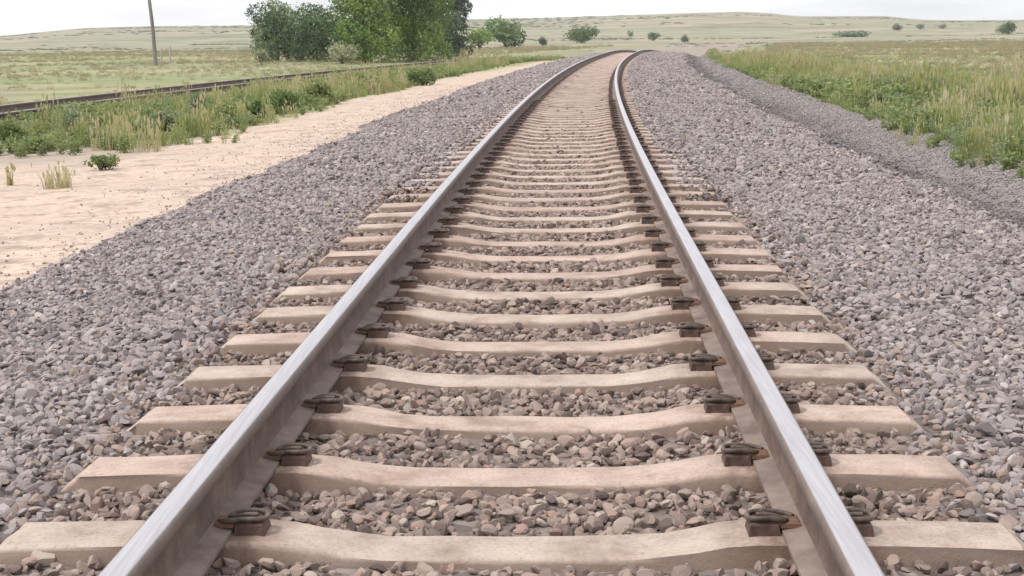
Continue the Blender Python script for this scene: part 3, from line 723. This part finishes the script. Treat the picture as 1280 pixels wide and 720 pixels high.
def bush(px, py, wpx, hm, m, label, seed, tones=(.3, .6), n=1500, leaf=.09, cat='shrub', group=None, name='shrub', flat=1.0):
    x, y, z = ray(px, py); W = wpx*math.hypot(x, y)/1874.; r = np.random.default_rng(seed); root = empty(name, (x, y, z)); tag(root, label, cat, group)
    blobs = []
    for i in range(8):
        a = i*2.4; q = W*.27*r.uniform(.2, 1.1); s_ = W*r.uniform(.17, .27)
        blobs.append((q*math.cos(a), q*math.sin(a), hm*r.uniform(.28, .72), s_, s_, hm*.33, float(r.choice(tones))))
    V, Fq, T = leaf_cloud(blobs, n, leaf, seed, .3, .01)
    VV, FF = [], []; b = 0
    for q in blobs:
        v, f = tube([(0, 0, -.03), (q[0]*.5, q[1]*.5, q[2]*.5), (q[0], q[1], q[2])], [max(.008, W*.012), max(.004, W*.006)], 5, 2); VV.append(v); FF += [[a+b for a in k] for k in f]; b += len(v)
    mesh_obj('stem', np.concatenate(VV), FF, M_BARK, root, True)
    c = mesh_obj('foliage', V, Fq, m, root); attr(c, 'tone', T)
    return root
M_WEED1 = mat_leaf('bush_leaves', [(0, (.08, .13, .045)), (.4, (.14, .20, .065)), (.75, (.21, .28, .10)), (1, (.30, .35, .15))])

bush(126, 213, 56, .20, M_GREEN, 'small rounded green bush alone on the pale sand', 11, n=2600, leaf=.035)
bush(46, 191, 60, .24, M_GREEN, 'green spreading bush at the back edge of the sand near the left border', 12, (.5, .8), n=2400, leaf=.045)
bush(12, 184, 46, .42, M_GREEN, 'green leafy bush cut by the left border of the photo', 13, (.2, .4), n=2200, leaf=.05)
bush(428, 80, 52, 1.35, M_PALELEAF, 'pale whitish shrub at the foot of the bright green tree', 14, n=2600, leaf=.12)
bush(326, 80, 26, .9, M_PALELEAF, 'small pale shrub at the left foot of the dark tree', 15, n=1200, leaf=.12)
bush(250, 152, 28, .62, M_SAGE, 'upright narrow green shrub standing above the left grass belt', 16, n=2200, leaf=.06)
bush(318, 154, 34, .42, M_WEED1, 'dark green low shrub at the right end of the sandy grass edge', 17, (.1, .3), n=2000, leaf=.05)
bush(528, 107, 44, .55, M_WEED1, 'low dark green bush where the grass meets the narrowing sand', 18, (.15, .35), n=2000, leaf=.08)
bush(400, 132, 60, .65, M_GREEN, 'broad light green bush in the middle of the left grass belt', 19, (.5, .8), n=2600, leaf=.07)
bush(95, 168, 60, .55, M_SAGE, 'blue green bushy weed left of the dry stalks', 20, (.3, .5), n=2600, leaf=.06)
bush(205, 172, 50, .5, M_SAGE, 'grey green bushy weed right of the dry stalks', 21, (.5, .7), n=2400, leaf=.06)

bush(150, 160, 74, .55, M_GREEN, 'rounded soft green shrub standing behind the dry straw stalks', 22, (.4, .7), n=3600, leaf=.06)
bush(285, 158, 60, .48, M_GREEN, 'broad pale green shrub left of the dark low shrub on the grass edge', 23, (.5, .8), n=3200, leaf=.06)
bush(355, 142, 64, .55, M_WEED1, 'rounded green shrub right of the dark low shrub on the sand edge', 24, (.5, .8), n=3200, leaf=.065)
bush(455, 118, 66, .62, M_GREEN, 'wide soft green shrub where the sand strip starts to narrow', 25, (.4, .7), n=3000, leaf=.08)

# the little dry tufts on the sand and the stand of dry stalks
def tuft(px, py, h, w_, m, label, seed, n=60, heads=.3, lean=.3):
    x, y, z = ray(px, py); o = blade_clump(n, h, w_, .010, seed, lean, heads, 'dry_tuft', m); COL.objects.link(o); o.location = (x, y, z-.01)
    tag(o, label, 'grass tuft'); return o
tuft(72, 236, .27, .15, M_DRY, 'pale straw tuft standing on the sand left of the small bush', 31, 110, .2, .5)
tuft(12, 232, .26, .05, M_DRY, 'thin brown dry tuft on the sand at the left border', 32, 30)
for i, (px, py, lb) in enumerate([(135, 188, 'leftmost clump of tall straw stalks at the back of the sand'), (160, 190, 'second clump from the left of tall straw stalks behind the small bush'), (183, 191, 'third clump from the left of tall straw stalks at the sand edge')]):
    tuft(px, py, .52, .26, M_DRY if i != 1 else M_GRASS, lb, 33+i, 46, .6, .3)

# far bushes and trees across the plain
far = [(634, 60, 74, 1.0, M_DARKLEAF, 'bushy green tree right of the clump where the tracks bend', .50),
       (600, 62, 44, 1.0, M_BRIGHTLEAF, 'small bright green bush between the clump and the bushy tree', .6),
       (727, 54, 50, 1.0, M_WEED1, 'dark rounded bush in the distance left of the track vanishing', .42),
       (678, 58, 16, 1.0, M_GREYLEAF, 'small grey bush between the two larger distant bushes', .8),
       (788, 46, 9, 1.0, M_DARKLEAF, 'tiny dark bush on the far plain above the track bend', 1.0),
       (817, 51, 20, 1.0, M_DARKLEAF, 'small dark bush just beyond the track bend', .62),
       (856, 53, 14, 1.0, M_GREYLEAF, 'tiny grey green bush right of the one beyond the bend', .7),
       (1260, 43, 30, 1.0, M_DARKLEAF, 'dark rounded bush on the horizon at the right border', .5),
       (1178, 36, 11, 1.0, M_SAGE, 'grey bush on the right horizon left of the dark one', .6),
       (1150, 37, 14, 1.0, M_SAGE, 'grey bush on the right horizon, middle of the hazy row', .5),
       (1122, 38, 18, 1.0, M_SAGE, 'wide grey bush on the right horizon, left of the hazy row', .5),
       (1068, 46, 60, 1.0, M_SAGE, 'long low bluish thicket below the right hills', .12)]
for i, (px, py, wp, _, m, lb, asp) in enumerate(far):
    x, y, z = ray(px, py); D = math.hypot(x, y); W = wp*D/1874.
    bush(px, py, wp, W*asp, m, lb, 60+i, (.2, .45, .7), n=2600, leaf=max(.1, W*.06), cat='bush', name='distant_bush')

# ------------------------------------------------------------------ pole and fence posts
x, y, z = ray(195, 82)
pole = empty('utility_pole', (x, y, z)); tag(pole, 'tall bare wooden pole standing in the field left of the trees', 'pole')
V, Fq = tube([(0, 0, -.5), (-.07, 0, 2), (-.22, 0, 4.3), (-.42, 0, 7.6)], [.125, .115, .10, .08], 12)
mesh_obj('pole_shaft', V, Fq, M_POLE, pole, True)
V, Fq = tube([(-.42, 0, 7.6), (-.43, 0, 7.66), (-.43, 0, 7.69)], [.085, .075, .01], 12); mesh_obj('pole_top', V, Fq, M_CLIP, pole, True)
for (px, py, hm, lb) in ((202, 79, 1.05, 'short pale fence post just right of the tall pole'), (213, 79, 1.15, 'second short pale fence post, farther right of the tall pole')):
    x, y, z = ray(px, py); V, Fq = tube([(0, 0, -.2), (.01, 0, hm*.5), (.03, 0, hm)], [.06, .055, .05], 8)
    o = mesh_obj('fence_post', V, Fq, M_POST, None, True); o.location = (x, y, z); tag(o, lb, 'fence post', 'pale fence posts by the pole')

# ------------------------------------------------------------------ haze in the air
def haze():
    x0, x1, y0, y1, z0, z1 = -1620, 1620, -60, 1620, -42, 24
    V = [(x, y, z) for z in (z0, z1) for y in (y0, y1) for x in (x0, x1)]
    Fq = [[0, 2, 3, 1], [4, 5, 7, 6], [0, 1, 5, 4], [2, 6, 7, 3], [0, 4, 6, 2], [1, 3, 7, 5]]
    m = bpy.data.materials.new('haze'); m.use_nodes = True; n = m.node_tree.nodes; n.clear()
    o_ = n.new('ShaderNodeOutputMaterial'); v = n.new('ShaderNodeVolumePrincipled')
    v.inputs['Color'].default_value = (.93, .94, .97, 1); v.inputs['Density'].default_value = .00030; v.inputs['Anisotropy'].default_value = .2
    m.node_tree.links.new(v.outputs[0], o_.inputs['Volume'])
    tag(mesh_obj('haze', V, Fq, m), 'thin pale haze over the far plain', 'haze', kind='stuff')
haze()
